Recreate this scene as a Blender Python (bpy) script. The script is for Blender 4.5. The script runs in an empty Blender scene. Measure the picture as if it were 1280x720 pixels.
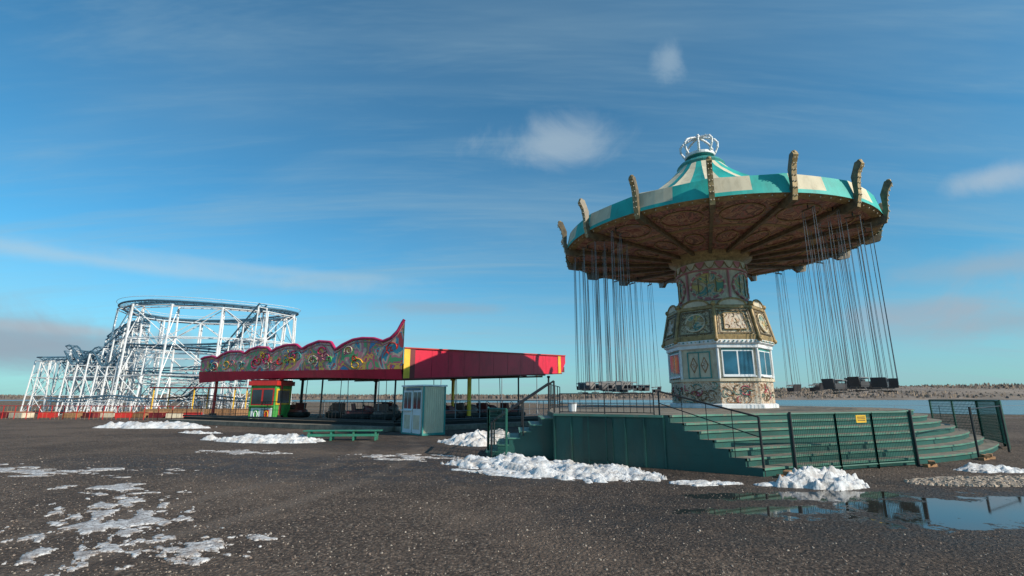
import bpy, math, random
from mathutils import Vector, Matrix, noise
random.seed(7)
D=bpy.data
scene=bpy.context.scene
scene.view_settings.view_transform='Standard'
scene.view_settings.look='None'
scene.view_settings.exposure=0
rad=math.radians

# ------------------------------------------------------------------ materials
def _nt(name):
    m=D.materials.new(name); m.use_nodes=True
    nt=m.node_tree; b=nt.nodes['Principled BSDF']
    return m,nt,b
def rgb(c,k=1.0): return (min(c[0]*k,1),min(c[1]*k,1),min(c[2]*k,1),1)
def mat(name,col,rough=.6,metal=0,var=.2,scale=2.5,bump=.0,bscale=25,dirt=None,dirt_amt=.35):
    m,nt,b=_nt(name); N=nt.nodes; L=nt.links
    tc=N.new('ShaderNodeTexCoord')
    n=N.new('ShaderNodeTexNoise'); n.inputs['Scale'].default_value=scale; n.inputs['Detail'].default_value=3
    L.new(tc.outputs['Object'],n.inputs['Vector'])
    r=N.new('ShaderNodeValToRGB'); L.new(n.outputs['Fac'],r.inputs['Fac'])
    r.color_ramp.elements[0].position=.3; r.color_ramp.elements[0].color=rgb(col,1-var)
    r.color_ramp.elements[1].position=.7; r.color_ramp.elements[1].color=rgb(col,1+var)
    out=r.outputs['Color']
    if dirt:
        n2=N.new('ShaderNodeTexNoise'); n2.inputs['Scale'].default_value=scale*2.7; n2.inputs['Detail'].default_value=5; n2.inputs['Roughness'].default_value=.7
        mp=N.new('ShaderNodeMapping'); mp.inputs['Scale'].default_value=(1,1,.35); L.new(tc.outputs['Object'],mp.inputs[0])
        L.new(mp.outputs[0],n2.inputs['Vector'])
        mr=N.new('ShaderNodeMapRange'); mr.inputs[1].default_value=.5; mr.inputs[2].default_value=.72; mr.inputs[4].default_value=dirt_amt*2
        L.new(n2.outputs['Fac'],mr.inputs[0])
        mx=N.new('ShaderNodeMix'); mx.data_type='RGBA'
        L.new(mr.outputs[0],mx.inputs[0]); L.new(out,mx.inputs[6]); mx.inputs[7].default_value=rgb(dirt)
        out=mx.outputs[2]
    L.new(out,b.inputs['Base Color'])
    b.inputs['Roughness'].default_value=rough; b.inputs['Metallic'].default_value=metal
    if bump:
        n3=N.new('ShaderNodeTexNoise'); n3.inputs['Scale'].default_value=bscale; n3.inputs['Detail'].default_value=3
        L.new(tc.outputs['Object'],n3.inputs['Vector'])
        bp=N.new('ShaderNodeBump'); bp.inputs['Strength'].default_value=bump; bp.inputs['Distance'].default_value=.02
        L.new(n3.outputs['Fac'],bp.inputs['Height']); L.new(bp.outputs[0],b.inputs['Normal'])
    return m
def ornament(name,cols,scale=1.5,dist=2.0,rough=.55,detail=2):
    """painted scroll-work: hard edged swirls of several paints"""
    m,nt,b=_nt(name); N=nt.nodes; L=nt.links
    tc=N.new('ShaderNodeTexCoord')
    n=N.new('ShaderNodeTexNoise'); n.inputs['Scale'].default_value=scale; n.inputs['Detail'].default_value=detail
    n.inputs['Distortion'].default_value=dist
    L.new(tc.outputs['Object'],n.inputs['Vector'])
    r=N.new('ShaderNodeValToRGB'); r.color_ramp.interpolation='CONSTANT'
    L.new(n.outputs['Fac'],r.inputs['Fac'])
    e=r.color_ramp.elements; k=len(cols)
    e[0].position=0; e[0].color=rgb(cols[0]); e[1].position=.3+.4/k; e[1].color=rgb(cols[1])
    for i in range(2,k):
        x=e.new(.3+.4*i/k); x.color=rgb(cols[i])
    L.new(r.outputs['Color'],b.inputs['Base Color']); b.inputs['Roughness'].default_value=rough
    return m

WHITE=mat('white_steel_paint',(.74,.76,.78),.45,var=.12,dirt=(.4,.34,.28),dirt_amt=.25)
BLUE=mat('blue_track_paint',(.05,.12,.18),.45)
REDF=mat('red_gloss_fascia',(.62,.015,.05),.33,var=.15,scale=.5,dirt=(.30,.01,.03),dirt_amt=.35)
REDP=mat('red_paint',(.5,.03,.025),.4)
REDD=mat('dark_red_paint',(.16,.015,.02),.5)
YEL=mat('yellow_paint',(.75,.45,.03),.45)
GOLD=mat('gold_paint',(.36,.25,.11),.5,metal=.1,var=.35,scale=6,dirt=(.07,.05,.03))
DGOLD=mat('dark_gold_paint',(.15,.11,.06),.5,var=.4,scale=6)
CREAM=mat('cream_paint',(.64,.56,.42),.55,var=.12,dirt=(.3,.22,.15),dirt_amt=.35)
CREAMC=mat('cream_canvas',(.62,.55,.40),.75,var=.12,scale=1.3,dirt=(.35,.3,.2),dirt_amt=.3)
TURQ=mat('turquoise_canvas',(.02,.40,.35),.65,var=.18,scale=1.3,dirt=(.03,.22,.2),dirt_amt=.3)
WOODT=mat('turquoise_paint',(.04,.27,.25),.5,dirt=(.1,.15,.13))
GREEN=mat('green_metal_paint',(.012,.080,.068),.45,var=.25,scale=.9,dirt=(.035,.06,.045),bump=.1)
GREENS=mat('green_step_paint',(.07,.20,.15),.55,var=.3,scale=1.6,dirt=(.22,.20,.15),dirt_amt=.5)
GREENF=mat('green_fence_wire',(.015,.10,.07),.5)
GREENB=mat('green_bench_paint',(.03,.2,.13),.5,dirt=(.1,.12,.08))
DECK=mat('weathered_deck_boards',(.21,.18,.14),.8,var=.3,scale=3,bump=.3,dirt=(.08,.07,.05))
BLK=mat('black_iron',(.02,.02,.022),.45)
CHAIN=mat('galvanised_chain',(.24,.25,.26),.5,metal=.2)
RUB=mat('black_rubber',(.015,.015,.016),.7)
GLASS=mat('window_glass_blue',(.02,.09,.15),.08,var=.6,scale=1.4)
GLASSD=mat('window_glass_dark',(.03,.045,.06),.06,var=.3,scale=1)
PINK=mat('pink_paint',(.52,.20,.21),.5)
MAG=mat('magenta_paint',(.55,.03,.12),.4)
LGREEN=mat('lime_green_paint',(.07,.36,.08),.5)
WHITEP=mat('white_window_plastic',(.72,.75,.78),.4,var=.06)
CORR=mat('cream_cladding',(.62,.57,.43),.5,var=.08,dirt=(.4,.35,.27),dirt_amt=.2)
SEAT=mat('swing_seat_plastic',(.05,.045,.05),.45)
SEATR=mat('car_body_maroon',(.18,.04,.035),.35)
SEATB=mat('car_body_brown',(.15,.09,.075),.4)
WOOD=mat('raw_timber',(.32,.17,.08),.8,var=.3,scale=8)
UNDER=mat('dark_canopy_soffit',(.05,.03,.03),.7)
HATCH=mat('dark_green_hatch',(.008,.04,.035),.5)
PAINTING=ornament('painted_ceiling_scenes',[(.22,.08,.055),(.36,.16,.11),(.50,.30,.19),(.18,.10,.08),(.44,.18,.15),(.26,.20,.17),(.34,.15,.09)],1.9,1.2,detail=4)
SCROLL=ornament('painted_scrollwork',[(.62,.55,.44),(.57,.50,.40),(.24,.13,.08),(.64,.57,.46),(.40,.22,.11),(.62,.55,.44),(.50,.43,.32)],3.2,2.2,detail=4)
PANEL2=ornament('painted_gold_panels',[(.55,.49,.34),(.42,.29,.12),(.62,.55,.40),(.18,.12,.07),(.58,.52,.36),(.34,.24,.10)],4.2,1.5,detail=4)
MURAL=ornament('airbrushed_mural',[(.05,.25,.45),(.55,.05,.14),(.75,.45,.06),(.6,.10,.16),(.12,.38,.14),(.70,.2,.25),(.7,.5,.35),(.05,.3,.4),(.55,.05,.05)],.75,1.2,.35,detail=3)
MEDAL=ornament('medallion_painting',[(.10,.28,.2),(.58,.44,.14),(.36,.26,.14),(.5,.43,.3),(.10,.28,.26),(.4,.36,.2)],2.2,.8,detail=3)

# ------------------------------------------------------------------ mesh builder
class MB:
    def __init__(s): s.v=[];s.f=[];s.m=[];s.mats=[];s.sm=[]
    def mi(s,m):
        if m not in s.mats: s.mats.append(m)
        return s.mats.index(m)
    def face(s,pts,m,smooth=False):
        i=len(s.v); s.v+= [tuple(p) for p in pts]; s.f.append(list(range(i,i+len(pts)))); s.m.append(s.mi(m)); s.sm.append(smooth)
    def add(s,vs,fs,m,smooth=False):
        i=len(s.v); s.v+=[tuple(p) for p in vs]; k=s.mi(m)
        for f in fs: s.f.append([i+a for a in f]); s.m.append(k); s.sm.append(smooth)
    def obox(s,c,ax,ay,az,m):
        c=Vector(c); vs=[c+ax*sx+ay*sy+az*sz for sx in(-.5,.5) for sy in(-.5,.5) for sz in(-.5,.5)]
        s.add(vs,[(0,1,3,2),(4,6,7,5),(0,4,5,1),(2,3,7,6),(0,2,6,4),(1,5,7,3)],m)
    def box(s,c,size,m,rz=0):
        a=rad(rz); s.obox(c,Vector((math.cos(a),math.sin(a),0))*size[0],Vector((-math.sin(a),math.cos(a),0))*size[1],Vector((0,0,size[2])),m)
    def bar(s,p,q,w,h,m):
        p=Vector(p);q=Vector(q);d=q-p
        if d.length<1e-6:return
        u=d.normalized(); z=Vector((0,0,1)) if abs(u.z)<.95 else Vector((0,1,0))
        x=u.cross(z).normalized(); y=x.cross(u)
        s.obox((p+q)/2,x*w,d,y*h,m)
    def cyl(s,p,q,r,m,n=6,r2=None):
        p=Vector(p);q=Vector(q);d=q-p
        if d.length<1e-6:return
        if r2 is None:r2=r
        u=d.normalized(); z=Vector((0,0,1)) if abs(u.z)<.95 else Vector((0,1,0))
        x=u.cross(z).normalized(); y=x.cross(u)
        vs=[]
        for c,rr in((p,r),(q,r2)):
            for k in range(n):
                a=2*math.pi*k/n; vs.append(c+x*rr*math.cos(a)+y*rr*math.sin(a))
        fs=[(k,(k+1)%n,n+(k+1)%n,n+k) for k in range(n)]
        s.add(vs,fs,m,n>6)
        if n>4: s.add(vs[:n],[list(range(n))[::-1]],m); s.add(vs[n:],[list(range(n))],m)
    def tube(s,pts,r,m,n=6,close=False):
        P=[Vector(p) for p in pts]; k=len(P); vs=[]
        for i,p in enumerate(P):
            a=P[(i-1)%k] if close or i>0 else P[i]; b=P[(i+1)%k] if close or i<k-1 else P[i]
            u=(b-a).normalized(); z=Vector((0,0,1)) if abs(u.z)<.95 else Vector((0,1,0))
            x=u.cross(z).normalized(); y=x.cross(u)
            for j in range(n):
                t=2*math.pi*j/n; vs.append(p+x*r*math.cos(t)+y*r*math.sin(t))
        fs=[]
        for i in range(k if close else k-1):
            for j in range(n): fs.append((i*n+j,i*n+(j+1)%n,((i+1)%k)*n+(j+1)%n,((i+1)%k)*n+j))
        s.add(vs,fs,m,True)
    def ball(s,c,r,m,n=8,sz=1):
        vs=[];fs=[];c=Vector(c)
        for i in range(n//2+1):
            t=math.pi*i/(n//2)
            for j in range(n):
                a=2*math.pi*j/n; vs.append(c+Vector((r*math.sin(t)*math.cos(a),r*math.sin(t)*math.sin(a),r*sz*math.cos(t))))
        for i in range(n//2):
            for j in range(n): fs.append((i*n+j,(i+1)*n+j,(i+1)*n+(j+1)%n,i*n+(j+1)%n))
        s.add(vs,fs,m,True)
    def lathe(s,c,prof,n,m,a0=0,smooth=True,matf=None,sag=None):
        for i in range(len(prof)-1):
            for k in range(n):
                q=[]
                for (r,z),kk,ii in((prof[i],k,i),(prof[i],k+1,i),(prof[i+1],k+1,i+1),(prof[i+1],k,i+1)):
                    a=a0+2*math.pi*kk/n; rr=r; zz=z-(sag(kk,ii) if sag else 0)
                    q.append((c[0]+rr*math.cos(a),c[1]+rr*math.sin(a),zz))
                s.face(q,matf(k,i) if matf else m,smooth)
    def prism(s,poly,z0,z1,m,mtop=None):
        n=len(poly)
        s.face([(x,y,z1) for x,y in poly],mtop or m); s.face([(x,y,z0) for x,y in poly][::-1],m)
        for i in range(n):
            a=poly[i];b=poly[(i+1)%n]; s.face([(a[0],a[1],z0),(b[0],b[1],z0),(b[0],b[1],z1),(a[0],a[1],z1)],m)
    def build(s,name,parent=None,origin=(0,0,0),merge=False,bevel=0):
        o=Vector(origin); me=D.meshes.new(name)
        me.from_pydata([(x-o.x,y-o.y,z-o.z) for x,y,z in s.v],[],s.f)
        for mm in s.mats: me.materials.append(mm)
        me.polygons.foreach_set('material_index',s.m); me.polygons.foreach_set('use_smooth',s.sm); me.update()
        ob=D.objects.new(name,me); scene.collection.objects.link(ob)
        import bmesh
        bm=bmesh.new(); bm.from_mesh(me)
        if merge: bmesh.ops.remove_doubles(bm,verts=bm.verts,dist=.0005)
        bmesh.ops.recalc_face_normals(bm,faces=bm.faces); bm.to_mesh(me); bm.free()
        if bevel:
            bv=ob.modifiers.new('bevel','BEVEL'); bv.width=bevel; bv.segments=2; bv.limit_method='ANGLE'
        if parent:
            ob.parent=parent; ob.location=o-Vector(parent.location)
        else: ob.location=o
        return ob
def empty(name,loc):
    e=D.objects.new(name,None); e.location=loc; e.empty_display_size=.5; scene.collection.objects.link(e); return e
U=Vector((0,0,1))

# ------------------------------------------------------------------ camera
cam=D.cameras.new('camera'); co=D.objects.new('camera',cam); scene.collection.objects.link(co)
cam.sensor_width=36; cam.lens=17.16; cam.clip_end=6000; cam.clip_start=.05
co.location=(0,0,1.6); co.rotation_euler=(rad(90+12.66),0,0); scene.camera=co

# ------------------------------------------------------------------ sun + world
EL=rad(30); sh=Vector((.85,-.53,0)).normalized()
sdir=Vector((sh.x*math.cos(EL),sh.y*math.cos(EL),math.sin(EL)))
sl=D.lights.new('sun','SUN'); sl.energy=5.0; sl.angle=rad(.5); sl.color=(1,.89,.74)
so=D.objects.new('sun',sl); so.rotation_euler=sdir.to_track_quat('Z','Y').to_euler(); so.location=(30,-20,30); scene.collection.objects.link(so)

w=D.worlds.new('World'); scene.world=w; w.use_nodes=True
N=w.node_tree.nodes; L=w.node_tree.links; N.clear()
out=N.new('ShaderNodeOutputWorld'); bg=N.new('ShaderNodeBackground'); L.new(bg.outputs[0],out.inputs[0])
sky=N.new('ShaderNodeTexSky'); sky.sky_type='NISHITA'; sky.sun_disc=False; sky.sun_elevation=EL
sky.sun_rotation=math.atan2(sh.x,sh.y); sky.air_density=1.0; sky.dust_density=.5; sky.ozone_density=2.0
bg.inputs[1].default_value=.10
tc=N.new('ShaderNodeTexCoord')
def M(op,a,b=None,c=None):
    n=N.new('ShaderNodeMath'); n.operation=op
    for i,x in enumerate((a,b,c)):
        if x is None: continue
        if isinstance(x,(int,float)): n.inputs[i].default_value=x
        else: L.new(x,n.inputs[i])
    return n.outputs[0]
def VM(op,a,b=None):
    n=N.new('ShaderNodeVectorMath'); n.operation=op
    for i,x in enumerate((a,b)):
        if x is None: continue
        if isinstance(x,(tuple,list)): n.inputs[i].default_value=x
        else: L.new(x,n.inputs[i])
    return n
def MR(x,a,b,c=0,d=1):
    n=N.new('ShaderNodeMapRange'); n.interpolation_type='SMOOTHSTEP'
    L.new(x,n.inputs[0])
    for i,v in enumerate((a,b,c,d)): n.inputs[i+1].default_value=v
    return n.outputs[0]
def NZ(vec,scale,detail=5,rough=.55,dist=0):
    n=N.new('ShaderNodeTexNoise'); n.inputs['Scale'].default_value=scale; n.inputs['Detail'].default_value=detail
    n.inputs['Roughness'].default_value=rough; n.inputs['Distortion'].default_value=dist
    L.new(vec,n.inputs['Vector']); return n.outputs['Fac']
def MIX(f,a,b):
    n=N.new('ShaderNodeMix'); n.data_type='RGBA'
    if isinstance(f,(int,float)): n.inputs[0].default_value=f
    else: L.new(f,n.inputs[0])
    for i,x in((6,a),(7,b)):
        if isinstance(x,tuple): n.inputs[i].default_value=x
        else: L.new(x,n.inputs[i])
    return n.outputs[2]
g=tc.outputs['Generated']
sep=N.new('ShaderNodeSeparateXYZ'); L.new(g,sep.inputs[0])
zz=M('ADD',M('MAXIMUM',sep.outputs[2],0),.16)
cmb=N.new('ShaderNodeCombineXYZ'); L.new(M('DIVIDE',sep.outputs[0],zz),cmb.inputs[0]); L.new(M('DIVIDE',sep.outputs[1],zz),cmb.inputs[1])
def layer(rot,sx,sy,loc,scale,det,ro,di,lo,hi):
    mp=N.new('ShaderNodeMapping'); mp.inputs['Rotation'].default_value=(0,0,rad(rot)); mp.inputs['Scale'].default_value=(sx,sy,1); mp.inputs['Location'].default_value=loc
    L.new(cmb.outputs[0],mp.inputs[0]); return MR(NZ(mp.outputs[0],scale,det,ro,di),lo,hi)
c1=layer(14,.5,1.0,(.4,.2,0),.6,4,.55,.6,.36,.72)
c2=layer(-24,.35,2.1,(3.3,1.7,0),1.1,6,.64,.5,.44,.78)
c3=layer(30,.5,3.0,(7.3,4.7,0),2.0,5,.68,.4,.46,.80)
thin=M('ADD',M('MULTIPLY',c1,.24),M('ADD',M('MULTIPLY',c2,.34),M('MULTIPLY',c3,.20)))
tint=N.new('ShaderNodeMix'); tint.data_type='RGBA'; tint.blend_type='MULTIPLY'; tint.inputs[0].default_value=1
L.new(sky.outputs[0],tint.inputs[6]); tint.inputs[7].default_value=(.45,1.22,1.42,1)
col=MIX(thin,tint.outputs[2],(3.2,4.8,5.7,1))
haze=MR(sep.outputs[2],.26,.0,0,.5)
col=MIX(haze,col,(3.7,5.2,6.1,1))
wob=NZ(g,6,6,.64,.5)
def puff(u,v,sx,sz,c,amt,wb=-3.0):
    global col
    xc=(u-640)/610; yc=(360-v)/610
    d=Vector((xc,.9757-.2192*yc,.2192+.9757*yc)).normalized()
    t=VM('SUBTRACT',g,tuple(d)); t2=VM('MULTIPLY',t.outputs[0],(1/sx,1/sx,1/sz)); ln=N.new('ShaderNodeVectorMath'); ln.operation='LENGTH'; L.new(t2.outputs[0],ln.inputs[0])
    f=MR(M('ADD',ln.outputs[1],M('MULTIPLY',M('SUBTRACT',wob,.5),wb)),1.25,.0,0,amt)
    col=MIX(f,col,c)
puff(690,182,.14,.045,(4.6,5.6,6.3,1),.55,-2.2)
puff(838,72,.03,.055,(4.6,5.8,6.6,1),.4)
puff(1240,222,.05,.02,(5.2,5.9,6.4,1),.55,-2)
puff(1240,332,.12,.025,(3.6,4.4,5.1,1),.6,-2)
puff(1140,388,.12,.018,(3.4,4.1,4.9,1),.5,-2)
puff(1290,400,.2,.025,(3.3,4.0,4.7,1),.55,-2)
puff(20,432,.26,.04,(2.4,3.2,4.1,1),.8,-1.5)
puff(60,410,.14,.010,(5.2,5.4,5.7,1),.55,-1.5)
puff(560,385,.16,.015,(3.2,4.0,4.8,1),.45,-2)
puff(100,322,.55,.016,(4.8,6.2,7.0,1),.5,-1.2)
puff(330,338,.35,.014,(4.6,6.0,6.8,1),.4,-1.2)
puff(-350,400,.5,.05,(3.6,4.2,4.9,1),.6)
puff(1700,350,.4,.06,(4.0,4.6,5.3,1),.6)
L.new(col,bg.inputs[0])

# ------------------------------------------------------------------ ground
def ground():
    m,nt,b=_nt('wet_gravel_asphalt'); global N,L
    N=nt.nodes; L=nt.links
    tc=N.new('ShaderNodeTexCoord'); o=tc.outputs['Object']
    s=N.new('ShaderNodeSeparateXYZ'); L.new(o,s.inputs[0])
    big=NZ(o,.25,4,.65); mid=NZ(o,1.3,6,.7); fine=NZ(o,16,5,.8)
    vor=N.new('ShaderNodeTexVoronoi'); vor.inputs['Scale'].default_value=24; L.new(o,vor.inputs['Vector'])
    sc=N.new('ShaderNodeSeparateColor'); L.new(vor.outputs['Color'],sc.inputs[0])
    base=MIX(MR(mid,.3,.7),(.070,.048,.037,1),(.150,.108,.083,1))
    base=MIX(MR(sc.outputs[0],.45,1,0,.7),base,(.34,.26,.20,1))
    base=MIX(MR(sc.outputs[1],.5,1,0,.7),base,(.030,.021,.017,1))
    base=MIX(MR(vor.outputs['Distance'],.3,.75,0,.6),base,(.022,.016,.013,1))
    base=MIX(MR(fine,.45,.68,0,.55),base,(.235,.17,.13,1))
    base=MIX(MR(fine,.50,.34,0,.55),base,(.035,.025,.02,1))
    base=MIX(MR(big,.46,.60,0,.45),base,(.20,.145,.11,1))
    base=MIX(MR(big,.48,.36,0,.45),base,(.055,.04,.033,1))
    # wheel ruts
    rx=M('SUBTRACT',s.outputs[0],M('MULTIPLY',M('SINE',M('MULTIPLY',s.outputs[1],.12)),4.0))
    rut=M('ABSOLUTE',M('SUBTRACT',M('ABSOLUTE',M('ADD',rx,7.6)),.85))
    rut=M('MULTIPLY',MR(M('ADD',rut,M('MULTIPLY',M('SUBTRACT',mid,.5),.5)),.32,.05,0,.5),1)
    base=MIX(rut,base,(.20,.155,.125,1))
    dist=VM('LENGTH',o).outputs[1]
    base=MIX(MR(dist,42,80),base,(.17,.12,.08,1))
    def ell(cx,cy,rx,ry,rot=0,amp=1.6,src=None):
        a=rad(rot); dx=M('SUBTRACT',s.outputs[0],cx); dy=M('SUBTRACT',s.outputs[1],cy)
        X=M('ADD',M('MULTIPLY',dx,math.cos(a)/rx),M('MULTIPLY',dy,math.sin(a)/rx))
        Y=M('ADD',M('MULTIPLY',dx,-math.sin(a)/ry),M('MULTIPLY',dy,math.cos(a)/ry))
        l=M('SQRT',M('ADD',M('MULTIPLY',X,X),M('MULTIPLY',Y,Y)))
        return M('ADD',l,M('MULTIPLY',M('SUBTRACT',mid,.5),amp))
    p1=MR(ell(7.3,7.65,3.2,.95,6,2.8),1.0,.84)
    p2=MR(ell(5.0,8.7,2.4,.4,5,3.4),1.0,.75)
    p3=MR(ell(9.5,8.6,2.2,.45,10,2.6),1.0,.85)
    p4=MR(ell(3.8,7.6,1.6,.4,0,4.0),.8,.6)
    pud=M('MAXIMUM',M('MAXIMUM',p1,p2),M('MAXIMUM',p3,p4))
    w1=MR(ell(5.5,8.0,5.8,2.7,8,2.0),1.15,.75); w2=MR(ell(-2,11.9,12,2.8,-10,2.4),1.1,.6)
    w3=MR(ell(-6,20,11,4,-20,2.4),1.1,.7,0,.8)
    wet=M('MAXIMUM',M('MAXIMUM',w1,w2),M('MAXIMUM',w3,pud))
    wet=M('MULTIPLY',wet,M('MAXIMUM',MR(mid,.40,.56,.25,1),pud))
    c=MIX(M('MULTIPLY',wet,.72),base,(.026,.019,.016,1))
    c=MIX(M('MULTIPLY',pud,.9),c,(.022,.018,.015,1))
    L.new(c,b.inputs['Base Color'])
    b.inputs['Specular IOR Level'].default_value=.35
    rgh=M('SUBTRACT',.97,M('MULTIPLY',wet,.42)); rgh=M('MULTIPLY',rgh,M('SUBTRACT',1,M('MULTIPLY',pud,.92)))
    L.new(rgh,b.inputs['Roughness'])
    h=M('ADD',M('MULTIPLY',fine,1.0),M('MULTIPLY',vor.outputs['Distance'],-.7))
    bp=N.new('ShaderNodeBump'); bp.inputs['Distance'].default_value=.06
    L.new(h,bp.inputs['Height']); L.new(M('MULTIPLY',M('SUBTRACT',1,pud),1.0),bp.inputs['Strength'])
    L.new(bp.outputs[0],b.inputs['Normal'])
    mb=MB(); S=4000
    mb.face([(-S,-S,0),(S,-S,0),(S,S,0),(-S,S,0)],m)
    mb.build('ground')
ground()

def river():
    m,nt,b=_nt('river_water'); global N,L
    N=nt.nodes; L=nt.links
    tc=N.new('ShaderNodeTexCoord')
    b.inputs['Base Color'].default_value=(.05,.08,.10,1); b.inputs['Roughness'].default_value=.2
    n=NZ(tc.outputs['Object'],.8,4,.6); bp=N.new('ShaderNodeBump'); bp.inputs['Strength'].default_value=.6; bp.inputs['Distance'].default_value=.2
    L.new(n,bp.inputs['Height']); L.new(bp.outputs[0],b.inputs['Normal'])
    mb=MB()
    pts=[(-500,300),(-120,230),(-40,190),(5,150),(28,95),(38,62),(44,50),(60,43),(150,26),(900,-60),(900,335),(300,345),(0,360),(-500,420)]
    mb.face([(x,y,.02) for x,y in pts],m); mb.build('river')
river()

def far_bank():
    soil=mat('bare_bank_soil',(.21,.165,.13),.95,var=.3,scale=.04)
    mb=MB(); n=260; rows=[]
    def hh(x): 
        k=min(1,max(0,(x-40)/330)); return 2.2+11*k+1.6*noise.noise(Vector((x*.006,3,0)))
    for i in range(n+1):
        x=-900+i*2000/n
        y=345-.02*x+8*noise.noise(Vector((x*.004,0,1))); h=hh(x)
        rows.append([(x,y,-.2),(x,y+12,.8),(x,y+60,max(1.2,h*.55)),(x,y+130,max(1.5,h*.9)),(x,y+400,h)])
    for i in range(n):
        for j in range(4): mb.face([rows[i][j],rows[i+1][j],rows[i+1][j+1],rows[i][j+1]],soil,True)
    mb.build('far_river_bank')
    tws=[mat('bare_twigs',(.18,.145,.125),.95,var=.15,scale=.1),mat('dry_reeds',(.25,.19,.14),.95,var=.15,scale=.1),mat('bare_scrub',(.15,.125,.12),.95,var=.15,scale=.1)]  # base colours lightened to stand in for distance haze
    mb=MB(); R=random.Random(3)
    # thin upright twiggy wisps facing every way; heights low, density high, so the bank keeps a soft skyline
    for i in range(26000):
        x=R.uniform(-500,900); j=R.random()**.8
        y=358+j*120-.02*x; g0=.8+(hh(x)*.9-.8)*j
        dens=.5+noise.noise(Vector((x*.01,j*2,5)))
        h=(.9+1.9*R.random())*(.6+.9*max(0,dens))
        wd=R.uniform(.6,2.0); mt=tws[0 if R.random()<.5 else (1 if R.random()<.6 else 2)]
        a=R.uniform(-.7,.7); dx=math.cos(a)*wd*.5; dy=math.sin(a)*wd*.5
        mb.face([(x-dx*.6,y-dy,g0-.6),(x+dx*.6,y+dy,g0-.6),(x+dx,y+dy,g0+h*.6),(x+dx*R.uniform(-.5,.5),y,g0+h),(x-dx,y-dy,g0+h*R.uniform(.4,.7))],mt)
    mb.build('distant_treeline')
far_bank()

# ------------------------------------------------------------------ snow
def snow_mat():
    m,nt,b=_nt('old_snow'); global N,L
    N=nt.nodes; L=nt.links
    tc=N.new('ShaderNodeTexCoord'); o=tc.outputs['Object']
    a=NZ(o,3.5,4,.7); f=NZ(o,20,5,.78)
    c=MIX(MR(a,.35,.62),(.52,.49,.47,1),(.82,.82,.83,1)); c=MIX(MR(f,.56,.72,0,.75),c,(.24,.18,.15,1))
    L.new(c,b.inputs['Base Color']); b.inputs['Roughness'].default_value=.6
    bp=N.new('ShaderNodeBump'); bp.inputs['Strength'].default_value=.8; bp.inputs['Distance'].default_value=.04
    L.new(f,bp.inputs['Height']); L.new(bp.outputs[0],b.inputs['Normal'])
    return m
SNOW=snow_mat()
def thin_mat():
    m,nt,b=_nt('thin_melting_snow'); global N,L
    N=nt.nodes; L=nt.links
    tc=N.new('ShaderNodeTexCoord'); o=tc.outputs['Object']
    a=NZ(o,5,4,.7); f=NZ(o,30,4,.78)
    c=MIX(MR(a,.35,.62),(.34,.29,.26,1),(.70,.68,.67,1)); c=MIX(MR(f,.47,.60,0,.9),c,(.13,.095,.075,1))
    L.new(c,b.inputs['Base Color']); b.inputs['Roughness'].default_value=.6
    return m
THIN=thin_mat()
def snow(name,cx,cy,lx,ly,rot,H,seed,cut=.25,ns=1.2,amp=1.0,res=90,m=None):
    m=m or SNOW
    a=rad(rot); mb=MB(); nx=res; ny=max(24,int(res*ly/lx)); P={}
    for i in range(nx+1):
        for j in range(ny+1):
            s=(i/nx*2-1); t=(j/ny*2-1); X=s*lx/2*1.25; Y=t*ly/2*1.25
            d=(s*1.25)**2+(t*1.25)**2
            p=Vector((X*ns*.8,Y*ns*1.7,seed*7.3))
            f=(1-d)+amp*(noise.fractal(p,.6,2.1,7))*.8-cut
            if f>0: z=H*(min(f,1.3)**.75)*(.75+.5*noise.noise(p*2.3))+.008+H*.20*noise.noise(p*5)+H*.06*noise.noise(p*13)
            else: z=f*.15
            P[i,j]=(cx+X*math.cos(a)-Y*math.sin(a),cy+X*math.sin(a)+Y*math.cos(a),z)
    for i in range(nx):
        for j in range(ny):
            q=[P[i,j],P[i+1,j],P[i+1,j+1],P[i,j+1]]
            if max(z[2] for z in q)>0: mb.face(q,m,True)
    if mb.f: mb.build(name,origin=(cx,cy,0),merge=True)
snow('snow_bank',.75,11.9,4.6,2.3,-36,.20,1,.1,1.3,1.3,190)
snow('snow_pile',5.8,9.75,1.6,.95,5,.33,2,.05,1.8,.7,100)
snow('snow_bank',-9.4,19.4,4.6,1.9,-14,.24,3,.1,1.1,1.1,130)
snow('snow_bank',-19.5,27.8,6.0,2.0,-5,.3,4,.1,.8,1.1)
snow('snow_bank',-.9,18.6,3.2,2.6,10,.40,5,.1,1,1)
snow('snow_pile',10.6,11.5,1.4,.7,5,.16,6,.1,1.4,1.1)
snow('snow_patch',3.7,9.9,1.3,.45,5,.05,7,.2,2.4,1.4)
snow('snow_patch',4.75,9.7,.5,.25,5,.05,17,.1,2.4,1.4,40)
snow('snow_patch',-.3,11.4,2.4,1.0,-30,.03,18,.3,2.2,2.0,110)
snow('snow_patch',-5.4,6.9,4.2,2.0,-50,.010,8,.95,2.4,2.8,210,THIN)
snow('snow_patch',-3.3,5.9,1.4,1.0,-15,.012,9,.7,2.8,2.6,120,THIN)
snow('snow_patch',-2.9,14.0,3.4,1.5,-10,.02,10,.75,2.0,2.4,130,THIN)
snow('snow_patch',-10.6,11.6,6.0,1.5,-8,.010,11,.9,1.6,2.6,150,THIN)
snow('snow_patch',-7.4,9.4,4.0,1.0,-8,.010,21,1.0,1.8,2.6,130,THIN)
snow('snow_patch',-8.0,15.4,3.0,1.1,-8,.015,12,.8,1.8,2.4,110,THIN)
snow('snow_patch',-14.4,23.5,2.2,.8,-8,.1,13,.2,1.8,1.2)

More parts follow.
